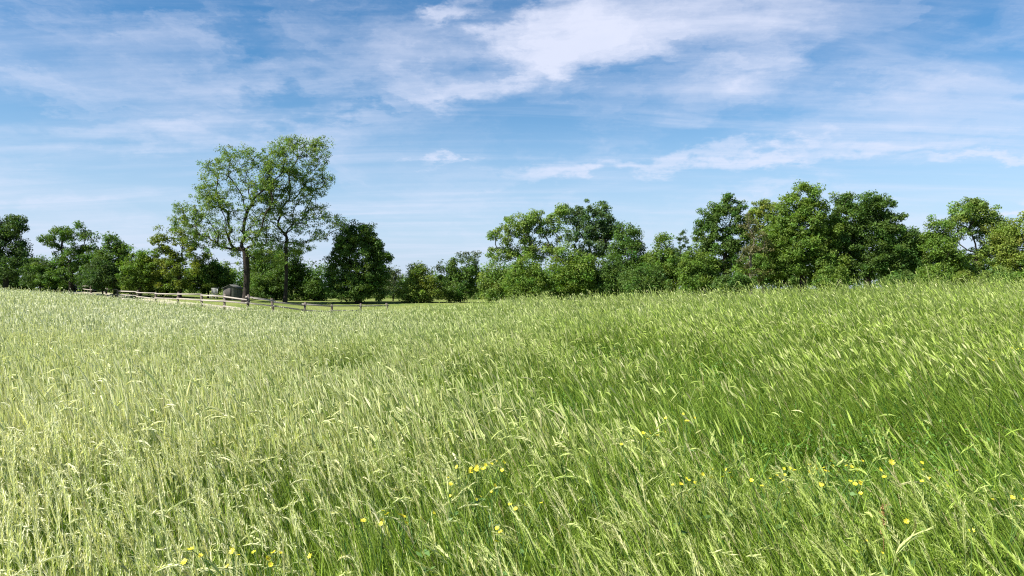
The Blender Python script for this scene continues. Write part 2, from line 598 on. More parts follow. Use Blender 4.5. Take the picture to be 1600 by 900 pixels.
def stalks(acc, n, y0, y1, power, detail, wmin):
    x, y = scatter(n, y0, y1, power)
    ok = field_ok(x, y); x, y = x[ok], y[ok]
    da, dl, dh = scatter.da[ok], scatter.dl[ok], scatter.dh[ok]
    pale, lush, h = patch(x, y)
    h = h * (0.5 + 0.5 * dh)
    keep = rng.random(len(x)) < pale
    x, y, pale, lush, h = x[keep], y[keep], pale[keep], lush[keep], h[keep]
    da, dl = da[keep], dl[keep]
    n = len(x)
    z = G(x, y)
    Ls = (0.48 + 0.20 * rng.random(n) + 0.30 * rng.random(n) ** 7) * h
    Ls = Ls + 0.42 * rng.random(n) ** 4 * (y > crest(x, y) * 0.9) * (x > 0)
    side = np.clip((x / (0.5 * y + 1) + 0.9) / 1.6, 0, 1)
    ang = WIND + da + rng.normal(0, 0.25, n)
    flip = rng.random(n) < 0.22 - 0.15 * side      # some heads nod over the other way
    ang = np.where(flip, ang + math.pi, ang)
    d = np.stack([np.cos(ang), np.sin(ang)], 1)
    ks, kh = (6, 5) if detail == 2 else ((4, 3) if detail == 1 else (2, 2))
    lean = np.where(flip, 0.03, 0.06 + 0.42 * side) + rng.normal(0, 0.05, n) + 0.8 * dl
    nod = np.where(flip, np.clip(rng.normal(2.0, 0.5, n), 0.3, 2.7), np.abs(rng.normal(0.12, 0.28, n)))
    t = (np.arange(ks) + 0.5) / ks
    th = lean[:, None] + nod[:, None] * 0.55 * t[None, :] ** 4
    P1 = curve_pts(np.stack([x, y, z - 0.02], 1), d, Ls, th)
    tint = STRAW[rng.integers(0, 5, n)] * (0.72 + 0.42 * rng.random((n, 1)))
    wl = (np.clip(0.95 - 1.4 * side, 0, 1) * (0.4 + 0.6 * rng.random(n)))[:, None]
    tint = tint * (1 - wl) + np.array([0.80, 0.80, 0.60]) * wl * (0.75 + 0.4 * rng.random((n, 1)))
    gm = (np.clip(0.10 + 0.80 * lush + 0.60 * side, 0, 1) * rng.random(n) ** 0.6)[:, None]
    tint = tint * (1 - gm) + np.array([0.37, 0.50, 0.080]) * gm
    yaw = rng.random(n) * 6.283
    wd = unit(np.stack([np.cos(yaw), np.sin(yaw), np.zeros(n)], 1))
    ws = np.maximum(0.0011, wmin * 0.42 * y)
    stemc = tint * 0.35 + np.array([0.11, 0.17, 0.03]) * 0.6
    ribbons(acc, P1, wd, np.repeat(ws[:, None], ks + 1, 1), stemc)
    # the head carries on where the stem ends and nods down the wind
    Lh = (0.075 + 0.095 * rng.random(n)) * (1 - 0.2 * (y > 8))
    t2 = (np.arange(kh) + 0.5) / kh
    th2 = (lean + nod * 0.62)[:, None] + nod[:, None] * 0.55 * t2[None, :]
    P2 = curve_pts(P1[:, -1], d, Lh, th2)
    hw = np.maximum(0.0058 + 0.0046 * rng.random(n), wmin * 0.85 * y)
    prof = np.interp(np.linspace(0, 1, kh + 1), [0, 0.18, 0.55, 1], [0.35, 1.0, 0.9, 0.12])
    tg = unit(P2[:, -1] - P2[:, 0])
    rnd = rng.normal(0, 1, (n, 3))
    wa = unit(np.cross(tg, rnd)); wb = np.cross(tg, wa)
    if detail == 2:
        ribbons(acc, P2, wa, hw[:, None] * prof[None, :] * 0.55, tint)
        ribbons(acc, P2, wb, hw[:, None] * prof[None, :] * 0.55, tint)
        # spikelets with short awns, alternating up the head
        K = 18
        for k in range(K):
            s_ = (k + 0.6) / K
            fi = s_ * kh; i0 = np.minimum(int(fi), kh - 1); fr = fi - i0
            c = P2[:, i0] * (1 - fr) + P2[:, i0 + 1] * fr
            tl = unit(P2[:, i0 + 1] - P2[:, i0])
            a = k * 2.4 + rng.normal(0, 0.4, n)
            o_ = wa * np.cos(a)[:, None] + wb * np.sin(a)[:, None]
            ls = 0.014 + 0.012 * rng.random(n)
            pr = np.interp(s_, [0, 0.2, 0.6, 1], [0.5, 1, 0.9, 0.35])
            dirn = unit(tl + o_ * 0.55)
            sid = unit(np.cross(dirn, o_))
            wq = 0.0027 * pr
            v0 = c; v1 = c + dirn * ls[:, None] * 0.45 + sid * wq
            v2 = c + dirn * ls[:, None] * 1.5; v3 = c + dirn * ls[:, None] * 0.45 - sid * wq
            Vq = np.stack([v0, v1, v2, v3], 1)
            q = np.arange(n) * 4
            acc.add(Vq, np.repeat((tint * (0.85 + 0.3 * rng.random((n, 1))))[:, None], 4, 1), np.stack([q, q + 1, q + 2, q + 3], 1))
    else:
        ribbons(acc, P2, wa, hw[:, None] * prof[None, :], tint)
        if detail == 1:
            ribbons(acc, P2, wb, hw[:, None] * prof[None, :], tint)
    # one flag leaf on half the stalks
    if detail >= 1:
        sel = rng.random(n) < 0.6
        m_ = int(sel.sum())
        i0 = ks // 2
        b0 = P1[sel, i0]
        a2 = WIND + rng.normal(0, 1.4, m_)
        d2 = np.stack([np.cos(a2), np.sin(a2)], 1)
        th = 0.5 + rng.random(m_)[:, None] * 1.2 * ((np.arange(4) + 0.5) / 4)[None, :] ** 1.2
        P3 = curve_pts(b0, d2, 0.12 + 0.12 * rng.random(m_), th)
        w3 = np.maximum(0.0025, wmin * 0.8 * y[sel])
        pf = np.array([0.6, 1, 0.9, 0.6, 0.1])
        sd_ = np.stack([-d2[:, 1], d2[:, 0], rng.normal(0, 0.5, m_)], 1)
        ribbons(acc, P3, unit(sd_), w3[:, None] * pf[None, :], leaf_col(m_, lush[sel], rng.random(m_)) * 1.15)


acc = Acc()
blades(acc, 105000, 0.8, 4.0, 1.1, 5, 0.0004)
blades(acc, 165000, 4.0, 11.0, 1.2, 4, 0.00042)
blades(acc, 150000, 11.0, 30.0, 1.3, 3, 0.00045, 1.05)
blades(acc, 70000, 30.0, 66.0, 1.2, 2, 0.0006, 1.1)
stalks(acc, 30000, 0.8, 5.0, 1.0, 2, 0.0004)
stalks(acc, 98000, 5.0, 14.0, 1.2, 1, 0.00045)
stalks(acc, 120000, 14.0, 32.0, 1.3, 0, 0.00048)
stalks(acc, 110000, 32.0, 66.0, 1.2, 0, 0.00042)
grass = acc.build('meadow_grass', M_grass)
tag(grass, 'tall windswept meadow grass with pale nodding seed heads filling the field', 'grass', kind='stuff')


# broad-leaved undergrowth between the stalks near the eye
def leaflets(acc, x, y, z, size, col, up=0.6):
    n = len(x)
    nrm = unit(np.stack([rng.normal(0, 0.7, n), rng.normal(0, 0.7, n), up + rng.random(n)], 1))
    a = unit(np.cross(nrm, rng.normal(0, 1, (n, 3)))); b = np.cross(nrm, a)
    c = np.stack([x, y, z], 1)
    s_ = size[:, None]
    V = np.stack([c - a * s_, c - a * s_ * 0.1 + b * s_ * 0.42, c + a * s_, c - a * s_ * 0.1 - b * s_ * 0.42], 1)
    q = np.arange(n) * 4
    acc.add(V, np.repeat(col[:, None], 4, 1), np.stack([q, q + 1, q + 2, q + 3], 1))


acc = Acc()
x, y = scatter(120000, 0.8, 14.0, 1.1)
pale, lush, h = patch(x, y)
k = rng.random(len(x)) < lush * 0.9 + 0.1
x, y, lush = x[k], y[k], lush[k]
n = len(x)
z = G(x, y) + rng.random(n) ** 0.8 * (0.25 + 0.22 * lush)
leaflets(acc, x, y, z, 0.008 + 0.010 * rng.random(n) + 0.0005 * y, (np.array([0.075, 0.165, 0.022]) * (0.6 + 0.9 * rng.random((n, 1)))))
weeds = acc.build('undergrowth', M_grass)
tag(weeds, 'small green broad leaves low between the grass stalks', 'undergrowth', kind='stuff')


# ------------------------------------------------------------------ trees
def tube_path(acc, pts, rad, sides):
    pts = np.asarray(pts, float); rad = np.asarray(rad, float)
    k = len(pts)
    t = np.gradient(pts, axis=0); t = unit(t)
    ref = np.array([1.0, 0.13, 0.07]) if abs(t[0, 0]) < 0.8 else np.array([0.1, 1.0, 0.05])
    a = unit(np.cross(t, ref)); b = np.cross(t, a)
    an = np.arange(sides) / sides * 2 * math.pi
    V = pts[:, None] + (a[:, None] * np.cos(an)[None, :, None] + b[:, None] * np.sin(an)[None, :, None]) * rad[:, None, None]
    i = np.arange(k - 1)[:, None] * sides; j = np.arange(sides)[None]; j2 = (j + 1) % sides
    Fq = np.stack([(i + j).ravel(), (i + j2).ravel(), (i + sides + j2).ravel(), (i + sides + j).ravel()], 1)
    acc.add(V, np.ones((k * sides, 3)), Fq)


def skeleton(base, fork, targets, R0, tr, wig=0.06):
    """Branches grown from the trunk to every target; returns list of (points, radii, sides, root_branch)"""
    nodes = []; par = []; plen = []; root = []
    nt_ = 7
    for i in range(nt_ + 1):
        t = i / nt_
        p_ = base * (1 - t) + fork * t + np.array([math.sin(t * 3.1) * 0.12, math.cos(t * 2.3) * 0.08 - 0.08, 0]) * R0 * 4
        nodes.append(p_); par.append(i - 1); plen.append(0.0); root.append(-1)
    first = nt_ // 2
    tg = targets[np.argsort(np.linalg.norm((targets - fork) * np.array([1, 1, 0.85]), axis=1))]
    chains = []
    for ti, q in enumerate(tg):
        A = np.array(nodes[first:])
        dd = q - A
        dist = np.linalg.norm(dd, axis=1)
        down = np.clip(-dd[:, 2], 0, None)
        cost = dist + 0.30 * np.array(plen[first:]) + 1.0 * down
        j = int(np.argmin(cost)) + first
        s_ = nodes[j]; Ld = float(np.linalg.norm(q - s_))
        m_ = max(2, int(Ld / 0.9))
        pd = unit(nodes[j] - nodes[par[j]]) if par[j] >= 0 else np.array([0, 0, 1.])
        c1 = s_ + (pd * 0.5 + unit(q - s_) * 0.5 + np.array([0, 0, 0.1])) * Ld * 0.4
        prev = j; ids = [j]
        rt = root[j] if root[j] >= 0 else ti
        for i in range(1, m_ + 1):
            t = i / m_
            p_ = (1 - t) ** 2 * s_ + 2 * t * (1 - t) * c1 + t * t * q
            if i < m_: p_ = p_ + tr.normal(0, wig, 3) * min(1.0, Ld * 0.3)
            nodes.append(p_); par.append(prev); plen.append(plen[prev] + Ld / m_); root.append(rt)
            prev = len(nodes) - 1; ids.append(prev)
        chains.append((ids, rt))
    n = len(nodes)
    ex = 1.75
    acc_ = np.zeros(n); kids = np.zeros(n, int)
    for i in range(n):
        if par[i] >= 0: kids[par[i]] += 1
    acc_[kids == 0] = 1
    for i in range(n - 1, 0, -1):
        acc_[par[i]] += acc_[i]
    rr = acc_ ** (1 / ex)
    rr = 0.022 + (R0 - 0.022) * (rr - 1) / (rr[first] - 1 + 1e-6)
    rr = np.clip(rr, 0.02, R0)
    nodes = np.array(nodes)
    res = []
    tp = nodes[:nt_ + 1].copy(); trr = rr[:nt_ + 1].copy()
    trr = np.maximum(trr, rr[nt_]); trr[:first] = R0
    trr[0] = R0 * 1.55; trr[1] = R0 * 1.08
    res.append((tp, trr, 9, -1))
    for ids, rt in chains:
        r_ = rr[ids].copy(); r_[0] = min(r_[0], r_[1] * 1.25)
        res.append((nodes[ids], r_, 5 if r_.max() < 0.12 else 7, rt))
    return res


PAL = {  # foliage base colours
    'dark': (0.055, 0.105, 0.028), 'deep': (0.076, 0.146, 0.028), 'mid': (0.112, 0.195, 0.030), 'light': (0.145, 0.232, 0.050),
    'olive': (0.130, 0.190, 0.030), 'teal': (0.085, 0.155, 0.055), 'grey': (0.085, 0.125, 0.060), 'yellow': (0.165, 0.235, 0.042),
    'brown': (0.120, 0.135, 0.050)}


LS = 1.10


def crown_points(lobes, Y, depth, n, tr, shell=0.55, gaps=0.0, seed=1):
    """clump centres spread through the lobes, thinned by gaps"""
    ar = np.array([l[2] * l[3] for l in lobes], float); ar /= ar.sum()
    out = []
    tries = 0
    while len(out) < n and tries < n * 30:
        tries += 1
        l = lobes[tr.choice(len(lobes), p=ar)]
        v = unit(tr.normal(0, 1, 3)) * (shell + (1 - shell) * tr.random()) if tr.random() < 0.85 else tr.uniform(-0.7, 0.7, 3)
        rx = l[2] * (LS + 0.06 * (l[0] > 1000) + 0.04 * (l[0] < 250)) / F * Y; rz = l[3] * LS / F * Y
        rd = min(rx, rz * 1.6) * depth
        dyl = l[4] if len(l) > 4 else 0.0
        c = np.array([P(l[0], Y) + v[0] * rx, Y + dyl + v[1] * rd, Zpx(l[1], Y) + v[2] * rz])
        if gaps > 0 and vnoise(c[0] * 1.0 + seed * 13, c[2] + c[1] * 0.4, 1.25, seed + 60) * 0.6 + vnoise(c[1] * 1.3 + seed * 7, c[2] * 1.2 + c[0] * 0.5, 0.9, seed + 61) * 0.4 < gaps:
            continue
        out.append(c)
    return np.array(out)


def foliage(C, rad, per, size, colname, tr, flat=0.75, seed=1):
    n = len(C)
    per_ = max(1, per)
    c = np.repeat(C, per_, 0); r_ = np.repeat(rad, per_)
    N_ = len(c)
    v = unit(tr.normal(0, 1, (N_, 3))) * (tr.random((N_, 1)) ** 0.45)
    v[:, 2] *= flat
    pos = c + v * r_[:, None]
    nrm = unit(v * 0.55 + tr.normal(0, 0.6, (N_, 3)) + np.array([0, 0, 0.5]))
    a = unit(np.cross(nrm, tr.normal(0, 1, (N_, 3)))); b = np.cross(nrm, a)
    s_ = (size * (0.6 + 0.8 * tr.random(N_)))[:, None]
    k = s_ * 0.24
    V = np.stack([pos - a * s_ * 0.5, pos + b * k + nrm * s_ * 0.07, pos + a * s_ * 0.5, pos - b * k + nrm * s_ * 0.07], 1)
    base = np.array(PAL[colname]) if isinstance(colname, str) else np.array(colname)
    cl = np.repeat(0.78 + 0.44 * tr.random(n), per_)
    hue = np.repeat(tr.normal(0, 0.10, n), per_)
    col = base[None] * cl[:, None] * (0.75 + 0.5 * tr.random((N_, 1)))
    col[:, 0] *= 1 + hue + 0.12 * tr.random(N_)
    col = np.clip(col, 0.004, 0.6)
    q = np.arange(N_) * 4
    acc = Acc()
    acc.add(V, np.repeat(col[:, None], 4, 1), np.stack([q, q + 1, q + 2, q + 3], 1))
    return acc


def auto_lobes(cx, top, hw, bottom, tr, style):
    h = bottom - top
    L_ = []
    if style == 'shrub':
        for i in range(6):
            u_ = tr.uniform(-0.65, 0.65)
            L_.append((cx + u_ * hw, bottom - h * tr.uniform(0.25, 0.62 - 0.2 * abs(u_)), hw * tr.uniform(0.3, 0.5), h * tr.uniform(0.25, 0.38), tr.uniform(-1, 1)))
        L_.append((cx, top + h * 0.45, hw * 0.6, h * 0.45))
        L_.append((cx, bottom - h * 0.3, hw * 0.95, h * 0.32))
    else:
        L_.append((cx, top + h * 0.22, hw * 0.52, h * 0.22))
        L_.append((cx - hw * 0.1, top + h * 0.48, hw * 0.8, h * 0.26))
        L_.append((cx + hw * 0.1, top + h * 0.70, hw * 0.85, h * 0.24))
        for i in range(7):
            t = tr.uniform(0.15, 0.9)
            wv = math.sin(min(1, t * 1.25 + 0.12) * math.pi * 0.62)
            s_ = 1 if i % 2 else -1
            L_.append((cx + s_ * hw * wv * tr.uniform(0.55, 0.82), top + h * t, hw * tr.uniform(0.24, 0.4), h * tr.uniform(0.09, 0.16), tr.uniform(-1.5, 1.5)))
    return L_


tree_i = 0


def tree(name, label, cat, Y, bx, by, fork, lobes, color, n=110, per=90, size=0.2, rad=(0.45, 0.85), R0=0.2, gaps=0.0,
         shell=0.55, depth=1.0, bark=None, group=None, limbs=False, ntg=None, flat=0.75, extra=None):
    """One tree or bush: a root at its base, a trunk with limbs, a crown. bx, by: where the foot is seen; fork: picture point."""
    global tree_i
    tree_i += 1
    tr = np.random.default_rng(1000 + tree_i * 17)
    x0 = P(bx, Y)
    gz = float(G(x0, Y))
    root = empty(name, (x0, Y, gz))
    tag(root, label, cat, group)
    n = int(n * 1.45); rad = (rad[0] * 0.85, rad[1] * 0.88)
    C = crown_points(lobes, Y, depth, n, tr, shell, gaps, tree_i)
    C[:, 2] = np.maximum(C[:, 2], G(C[:, 0], C[:, 1]) + 0.25)
    base = np.array([x0, Y, gz - 0.1]); fk = np.array([P(fork[0], Y), Y, Zpx(fork[1], Y)])
    fk[2] = max(fk[2], gz + 0.3)
    k = ntg or min(len(C), 70)
    sk = skeleton(base, fk, C[tr.permutation(len(C))[:k]], R0, tr)
    loc = (x0, Y, gz)
    bark = bark or M_bark
    accs = {}
    big = {}
    for pts, rr, sd_, rt in sk:
        if limbs and rt >= 0: big[rt] = max(big.get(rt, 0), rr.max())
    for pts, rr, sd_, rt in sk:
        key = rt if (limbs and rt >= 0 and big[rt] > R0 * 0.22) else -1
        tube_path(accs.setdefault(key, Acc()), pts, rr, sd_)
    for key in sorted(accs):
        o_ = accs[key].build('trunk' if key == -1 else 'limb', bark, smooth_shade=True, loc=loc, parent=root)
    rd = tr.uniform(rad[0], rad[1], len(C))
    cr = foliage(C, rd, per, size, color, tr, flat)
    if extra:
        for (lb, cn, n2, p2) in extra:
            C2 = crown_points(lb, Y, depth, n2, tr, shell, gaps, tree_i + 5)
            c2 = foliage(C2, tr.uniform(rad[0], rad[1], len(C2)), p2, size, cn, tr, flat)
            for v_, c_, f_ in zip(c2.V, c2.C, c2.F4): cr.add(v_, c_, f_)
    cr.build('crown', M_leaf, loc=loc, parent=root)
    return root


def tree_a(name, label, cat, Y, cx, top, hw, by, color, style='tree', bx=None, forkf=0.25, crown_bottom=None, **k):
    tr = np.random.default_rng(int(cx * 7 + top))
    bot = crown_bottom if crown_bottom is not None else by
    lb = auto_lobes(cx, top, hw, bot, tr, style)
    bx = cx if bx is None else bx
    return tree(name, label, cat, Y, bx, by, (bx * 0.6 + cx * 0.4, by - (by - top) * forkf), lb, color, **k)


# the two big open-crowned trees by the fence
tree('broadleaf_tree', 'largest tree, thick dark trunk just behind the fence, open airy green crown', 'tree', 72, 383, 465, (384, 392),
     [(430, 250, 30, 26), (395, 245, 26, 20), (405, 285, 34, 28), (440, 232, 26, 16), (355, 262, 26, 22), (330, 285, 24, 26), (345, 318, 28, 22),
      (375, 330, 30, 26), (300, 345, 26, 22), (278, 350, 16, 16), (330, 365, 30, 16), (395, 365, 28, 22), (288, 325, 16, 12), (322, 262, 12, 10), (355, 392, 26, 14), (418, 325, 26, 26), (405, 300, 24, 20), (375, 290, 26, 24), (425, 275, 22, 20), (418, 352, 24, 20), (400, 392, 30, 14), (412, 262, 20, 20), (350, 350, 26, 20), (325, 305, 24, 24), (345, 378, 26, 14), (315, 335, 20, 16), (360, 240, 18, 14), (425, 402, 26, 14), (362, 412, 22, 12), (300, 372, 22, 12)],
     'light', n=740, per=34, size=0.165, rad=(0.28, 0.66), R0=0.30, gaps=0.33, shell=0.3, depth=0.9, limbs=True, ntg=260, group=None)
tree('broadleaf_tree', 'tall open-crowned tree right of the largest tree, with a slimmer dark trunk', 'tree', 74, 445, 470, (447, 385),
     [(480, 232, 30, 18), (505, 222, 16, 12), (500, 250, 20, 20), (470, 265, 30, 24), (510, 282, 16, 16), (465, 300, 30, 26), (490, 330, 32, 22),
      (520, 345, 20, 16), (535, 352, 10, 10), (460, 350, 28, 22), (435, 345, 22, 24), (500, 368, 20, 12), (440, 300, 18, 24), (452, 222, 18, 12), (475, 385, 22, 12), (430, 372, 24, 14), (485, 290, 24, 24), (450, 262, 20, 20), (425, 330, 20, 26), (455, 385, 28, 14), (420, 300, 18, 24)],
     'light', n=560, per=34, size=0.165, rad=(0.28, 0.66), R0=0.18, gaps=0.33, shell=0.3, depth=0.9, limbs=True, ntg=230)

# left wood edge
GL = 'trees of the left wood edge'
tree('broadleaf_tree', 'very dark tall tree cut off by the left edge of the picture', 'tree', 88, 8, 449, (8, 410),
     [(22, 352, 20, 20), (0, 358, 22, 24), (10, 385, 26, 22), (38, 390, 14, 18), (20, 420, 34, 26), (-25, 400, 26, 40), (32, 350, 10, 10), (-20, 360, 20, 20)],
     'dark', n=190, per=95, size=0.24, rad=(0.5, 0.95), R0=0.3, group=GL, gaps=0.18)
tree_a('shrub', 'low dark scrubby bush in the dip beside the cut-off tree on the left', 'bush', 85, 62, 398, 26, 449, 'dark', 'shrub', n=70, per=80, size=0.22, R0=0.1, group='bushes along the wood edge')
for (cx, top, hw, Y, colr, lab) in [
        (14, 415, 36, 93, 'dark', 'dark bush under the tall tree cut off by the left edge'),
        (100, 420, 34, 93, 'deep', 'dark bush at the foot of the rounded layered tree'),
        (145, 412, 28, 93, 'dark', 'dark bush between the layered tree and the small pointed tree'),
        (205, 418, 34, 88, 'deep', 'low green bush behind the fence under the dull olive tree'),
        (255, 425, 34, 84, 'deep', 'low dark bush behind the fence at the foot of the yellow-green tree')]:
    tree_a('shrub', lab, 'bush', Y, cx, top, hw, 458, colr, 'shrub', n=90, per=85, size=0.2, rad=(0.35, 0.7), R0=0.07, group='bushes along the wood edge')
tree('broadleaf_tree', 'rounded dark tree with flat layered branches, sky showing under its left side', 'tree', 84, 110, 450, (110, 410),
     [(122, 362, 18, 11), (98, 366, 20, 12), (140, 370, 12, 12), (80, 376, 20, 9), (112, 382, 34, 14), (138, 395, 20, 14), (110, 405, 30, 16), (105, 430, 38, 20), (72, 372, 12, 7), (128, 352, 8, 8), (76, 425, 22, 22), (146, 420, 20, 24)],
     'deep', n=150, per=85, size=0.22, rad=(0.4, 0.75), R0=0.25, gaps=0.30, group=GL)
tree_a('broadleaf_tree', 'small pointed dark green tree behind the far end of the fence', 'tree', 82, 179, 360, 27, 453, 'deep', n=120, per=85, size=0.22, R0=0.18, group=GL, gaps=0.15)
tree_a('shrub', 'dull olive low tree filling the gap right of the pointed tree', 'tree', 80, 218, 378, 28, 455, 'mid', 'shrub', n=110, per=85, size=0.21, R0=0.12, group=GL, gaps=0.15)
tree_a('shrub', 'dark bush low behind the fence below the pointed tree', 'bush', 80, 160, 405, 34, 452, 'dark', 'shrub', n=90, per=80, size=0.2, R0=0.08, group='bushes along the wood edge')
tree('broadleaf_tree', 'yellow-green tree under the left boughs of the largest tree, with sky gaps', 'tree', 80, 280, 458, (280, 415),
     [(262, 366, 24, 11), (292, 372, 20, 12), (248, 380, 14, 12), (275, 388, 26, 10), (310, 395, 20, 16), (255, 405, 22, 18), (288, 418, 30, 18), (240, 425, 20, 22), (310, 430, 28, 24), (268, 440, 34, 18)],
     'olive', n=150, per=85, size=0.21, rad=(0.4, 0.75), R0=0.2, gaps=0.30, group=GL)
tree_a('shrub', 'dark thicket left of the shed, under the largest tree', 'bush', 82, 325, 400, 42, 460, 'deep', 'shrub', n=130, per=85, size=0.21, R0=0.1, group='bushes along the wood edge')
tree_a('shrub', 'dark green tree filling the space between the two big trunks', 'tree', 84, 415, 372, 42, 468, 'deep', 'shrub', n=170, per=90, size=0.22, R0=0.18, group=GL)
tree_a('shrub', 'rounded dark tree showing right of the slimmer big trunk', 'tree', 82, 455, 378, 28, 470, 'deep', 'shrub', n=110, per=85, size=0.21, R0=0.14, group=GL)
tree_a('shrub', 'small dark bush between the slimmer big trunk and the dense round tree', 'bush', 82, 490, 410, 24, 472, 'deep', 'shrub', n=80, per=85, size=0.2, R0=0.1, group='bushes along the wood edge')
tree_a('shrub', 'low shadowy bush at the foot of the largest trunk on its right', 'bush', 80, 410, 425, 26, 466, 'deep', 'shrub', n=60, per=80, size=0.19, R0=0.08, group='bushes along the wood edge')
tree('broadleaf_tree', 'dense round dark tree standing alone right of the big trees', 'tree', 76, 560, 472, (560, 425),
     [(562, 362, 22, 17), (545, 380, 24, 16), (582, 385, 20, 16), (535, 402, 22, 16), (598, 402, 14, 11), (565, 400, 30, 22), (528, 430, 20, 16), (572, 425, 30, 22), (545, 448, 36, 20), (590, 445, 18, 22), (520, 455, 14, 14), (560, 380, 34, 24), (566, 455, 40, 18), (530, 425, 18, 24), (592, 428, 18, 18)],
     'deep', n=330, per=95, size=0.22, rad=(0.4, 0.8), R0=0.3)
tree_a('shrub', 'thin grey-green sapling growth beside the dense round tree', 'bush', 82, 614, 402, 15, 468, 'grey', 'shrub', n=40, per=45, size=0.18, R0=0.07, gaps=0.3, group='bushes along the wood edge')
tree_a('shrub', 'bright olive rounded bush at the mown grass in the middle gap', 'bush', 78, 655, 414, 40, 472, 'yellow', 'shrub', n=150, per=90, size=0.19, R0=0.1, group='bushes along the wood edge')
tree('broadleaf_tree', 'small dark tree with wispy grey-green top in the middle gap', 'tree', 80, 718, 470, (718, 440),
     [(722, 420, 28, 18), (700, 430, 16, 14), (738, 430, 14, 16), (715, 448, 32, 22)], 'deep', n=110, per=85, size=0.2, rad=(0.4, 0.75), R0=0.14,
     extra=[([(722, 396, 10, 10), (742, 400, 8, 8), (694, 416, 12, 7), (728, 408, 18, 8)], 'grey', 26, 34)])
# middle wood
GM = 'trees of the middle wood'
tree('broadleaf_tree', 'light green tree with spreading airy top at the left end of the middle wood', 'tree', 74, 800, 465, (812, 410),
     [(852, 340, 26, 14), (810, 352, 26, 15), (785, 372, 24, 13), (830, 366, 26, 12), (870, 335, 18, 14), (815, 388, 26, 14), (780, 395, 20, 10), (845, 392, 28, 16), (868, 362, 14, 16)],
     'light', n=150, per=80, size=0.21, rad=(0.4, 0.75), R0=0.22, gaps=0.34, group=GM, bark=M_barkpale)
tree('broadleaf_tree', 'bluish green domed tree, highest of the middle wood', 'tree', 78, 925, 463, (925, 400),
     [(925, 330, 30, 16), (945, 345, 24, 16), (900, 340, 22, 14), (885, 332, 16, 10), (955, 362, 14, 12), (925, 358, 30, 16), (895, 365, 20, 14), (930, 385, 32, 18)],
     'teal', n=150, per=85, size=0.22, rad=(0.4, 0.8), R0=0.25, gaps=0.26, group=GM)
tree_a('shrub', 'pale green bush at the left foot of the middle wood', 'bush', 68, 775, 402, 24, 468, 'light', 'shrub', n=90, per=80, size=0.18, R0=0.08, group='bushes along the wood edge')
tree_a('shrub', 'leafy bush in front of the light airy tree of the middle wood', 'bush', 66, 822, 395, 32, 468, 'mid', 'shrub', n=140, per=85, size=0.18, R0=0.1, group='bushes along the wood edge')
tree_a('shrub', 'broad mid green bush below the gap between the two highest trees of the middle wood', 'bush', 66, 890, 374, 50, 465, 'mid', 'shrub', n=210, per=90, size=0.19, R0=0.14, group='bushes along the wood edge')
tree_a('broadleaf_tree', 'dark rounded tree at the right shoulder of the bluish domed tree', 'tree', 70, 985, 346, 34, 462, 'deep', n=150, per=90, size=0.2, R0=0.2, group=GM, gaps=0.1)
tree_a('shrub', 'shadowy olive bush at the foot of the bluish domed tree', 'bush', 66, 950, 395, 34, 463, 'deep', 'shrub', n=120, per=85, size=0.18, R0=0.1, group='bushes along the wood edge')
tree_a('shrub', 'middle-height green tree in the low stretch of the middle wood', 'tree', 68, 1033, 366, 34, 460, 'mid', 'shrub', n=150, per=88, size=0.19, R0=0.14, group=GM)
tree('conifer_tree', 'tiny dark pointed conifer top above the low stretch of the wood', 'tree', 95, 1067, 455, (1067, 400),
     [(1067, 364, 4, 9), (1067, 376, 9, 6), (1067, 388, 14, 6), (1067, 402, 18, 9), (1067, 425, 22, 16)], 'dark', n=80, per=50, size=0.2, rad=(0.25, 0.5), R0=0.15)
tree_a('shrub', 'fresh green bush left of the tall feathery tree', 'bush', 66, 1085, 380, 30, 460, 'mid', 'shrub', n=130, per=88, size=0.18, R0=0.12, group='bushes along the wood edge')
tree_a('shrub', 'dark low bush in front of the low stretch of the wood', 'bush', 62, 1010, 412, 36, 460, 'deep', 'shrub', n=90, per=85, size=0.17, R0=0.08, group='bushes along the wood edge')
# right wood
GR = 'trees of the right wood'
tree('broadleaf_tree', 'tall feathery dark green tree with ragged spiky top', 'tree', 68, 1132, 455, (1132, 400),
     [(1140, 315, 10, 13), (1155, 328, 10, 12), (1120, 330, 14, 14), (1102, 340, 12, 14), (1135, 345, 28, 20), (1105, 365, 20, 20), (1150, 372, 24, 24), (1125, 395, 34, 26), (1135, 428, 40, 28), (1165, 350, 8, 14)],
     'deep', n=260, per=90, size=0.19, rad=(0.35, 0.75), R0=0.25, group=GR, gaps=0.08)
tree('broadleaf_tree', 'brownish half-bare tree with pale trunk between two dark tall trees', 'tree', 65, 1172, 452, (1172, 400),
     [(1170, 352, 12, 16), (1182, 375, 16, 20), (1168, 400, 14, 18), (1195, 392, 12, 16), (1182, 425, 22, 18)], 'brown', n=70, per=45, size=0.16, rad=(0.3, 0.6), R0=0.16,
     gaps=0.25, bark=M_barkpale, extra=[([(1180, 420, 26, 24)], 'mid', 40, 60)])
tree('broadleaf_tree', 'pale yellow-green treetop far back between two darker tall trees', 'tree', 84, 1192, 450, (1192, 400),
     [(1190, 326, 18, 12), (1208, 330, 16, 12), (1178, 335, 10, 10), (1198, 350, 22, 12), (1192, 375, 20, 18)], 'yellow', n=90, per=75, size=0.22, rad=(0.4, 0.75), R0=0.2, gaps=0.2)
tree('broadleaf_tree', 'tallest full tree of the right wood, with a round green top', 'tree', 66, 1252, 450, (1252, 400),
     [(1256, 308, 22, 20), (1240, 325, 24, 18), (1270, 330, 22, 20), (1225, 345, 24, 18), (1255, 352, 34, 22), (1290, 368, 22, 20), (1215, 372, 24, 20), (1250, 388, 40, 24), (1225, 412, 34, 24), (1280, 415, 34, 26)],
     'mid', n=380, per=95, size=0.20, rad=(0.4, 0.8), R0=0.3, group=GR)
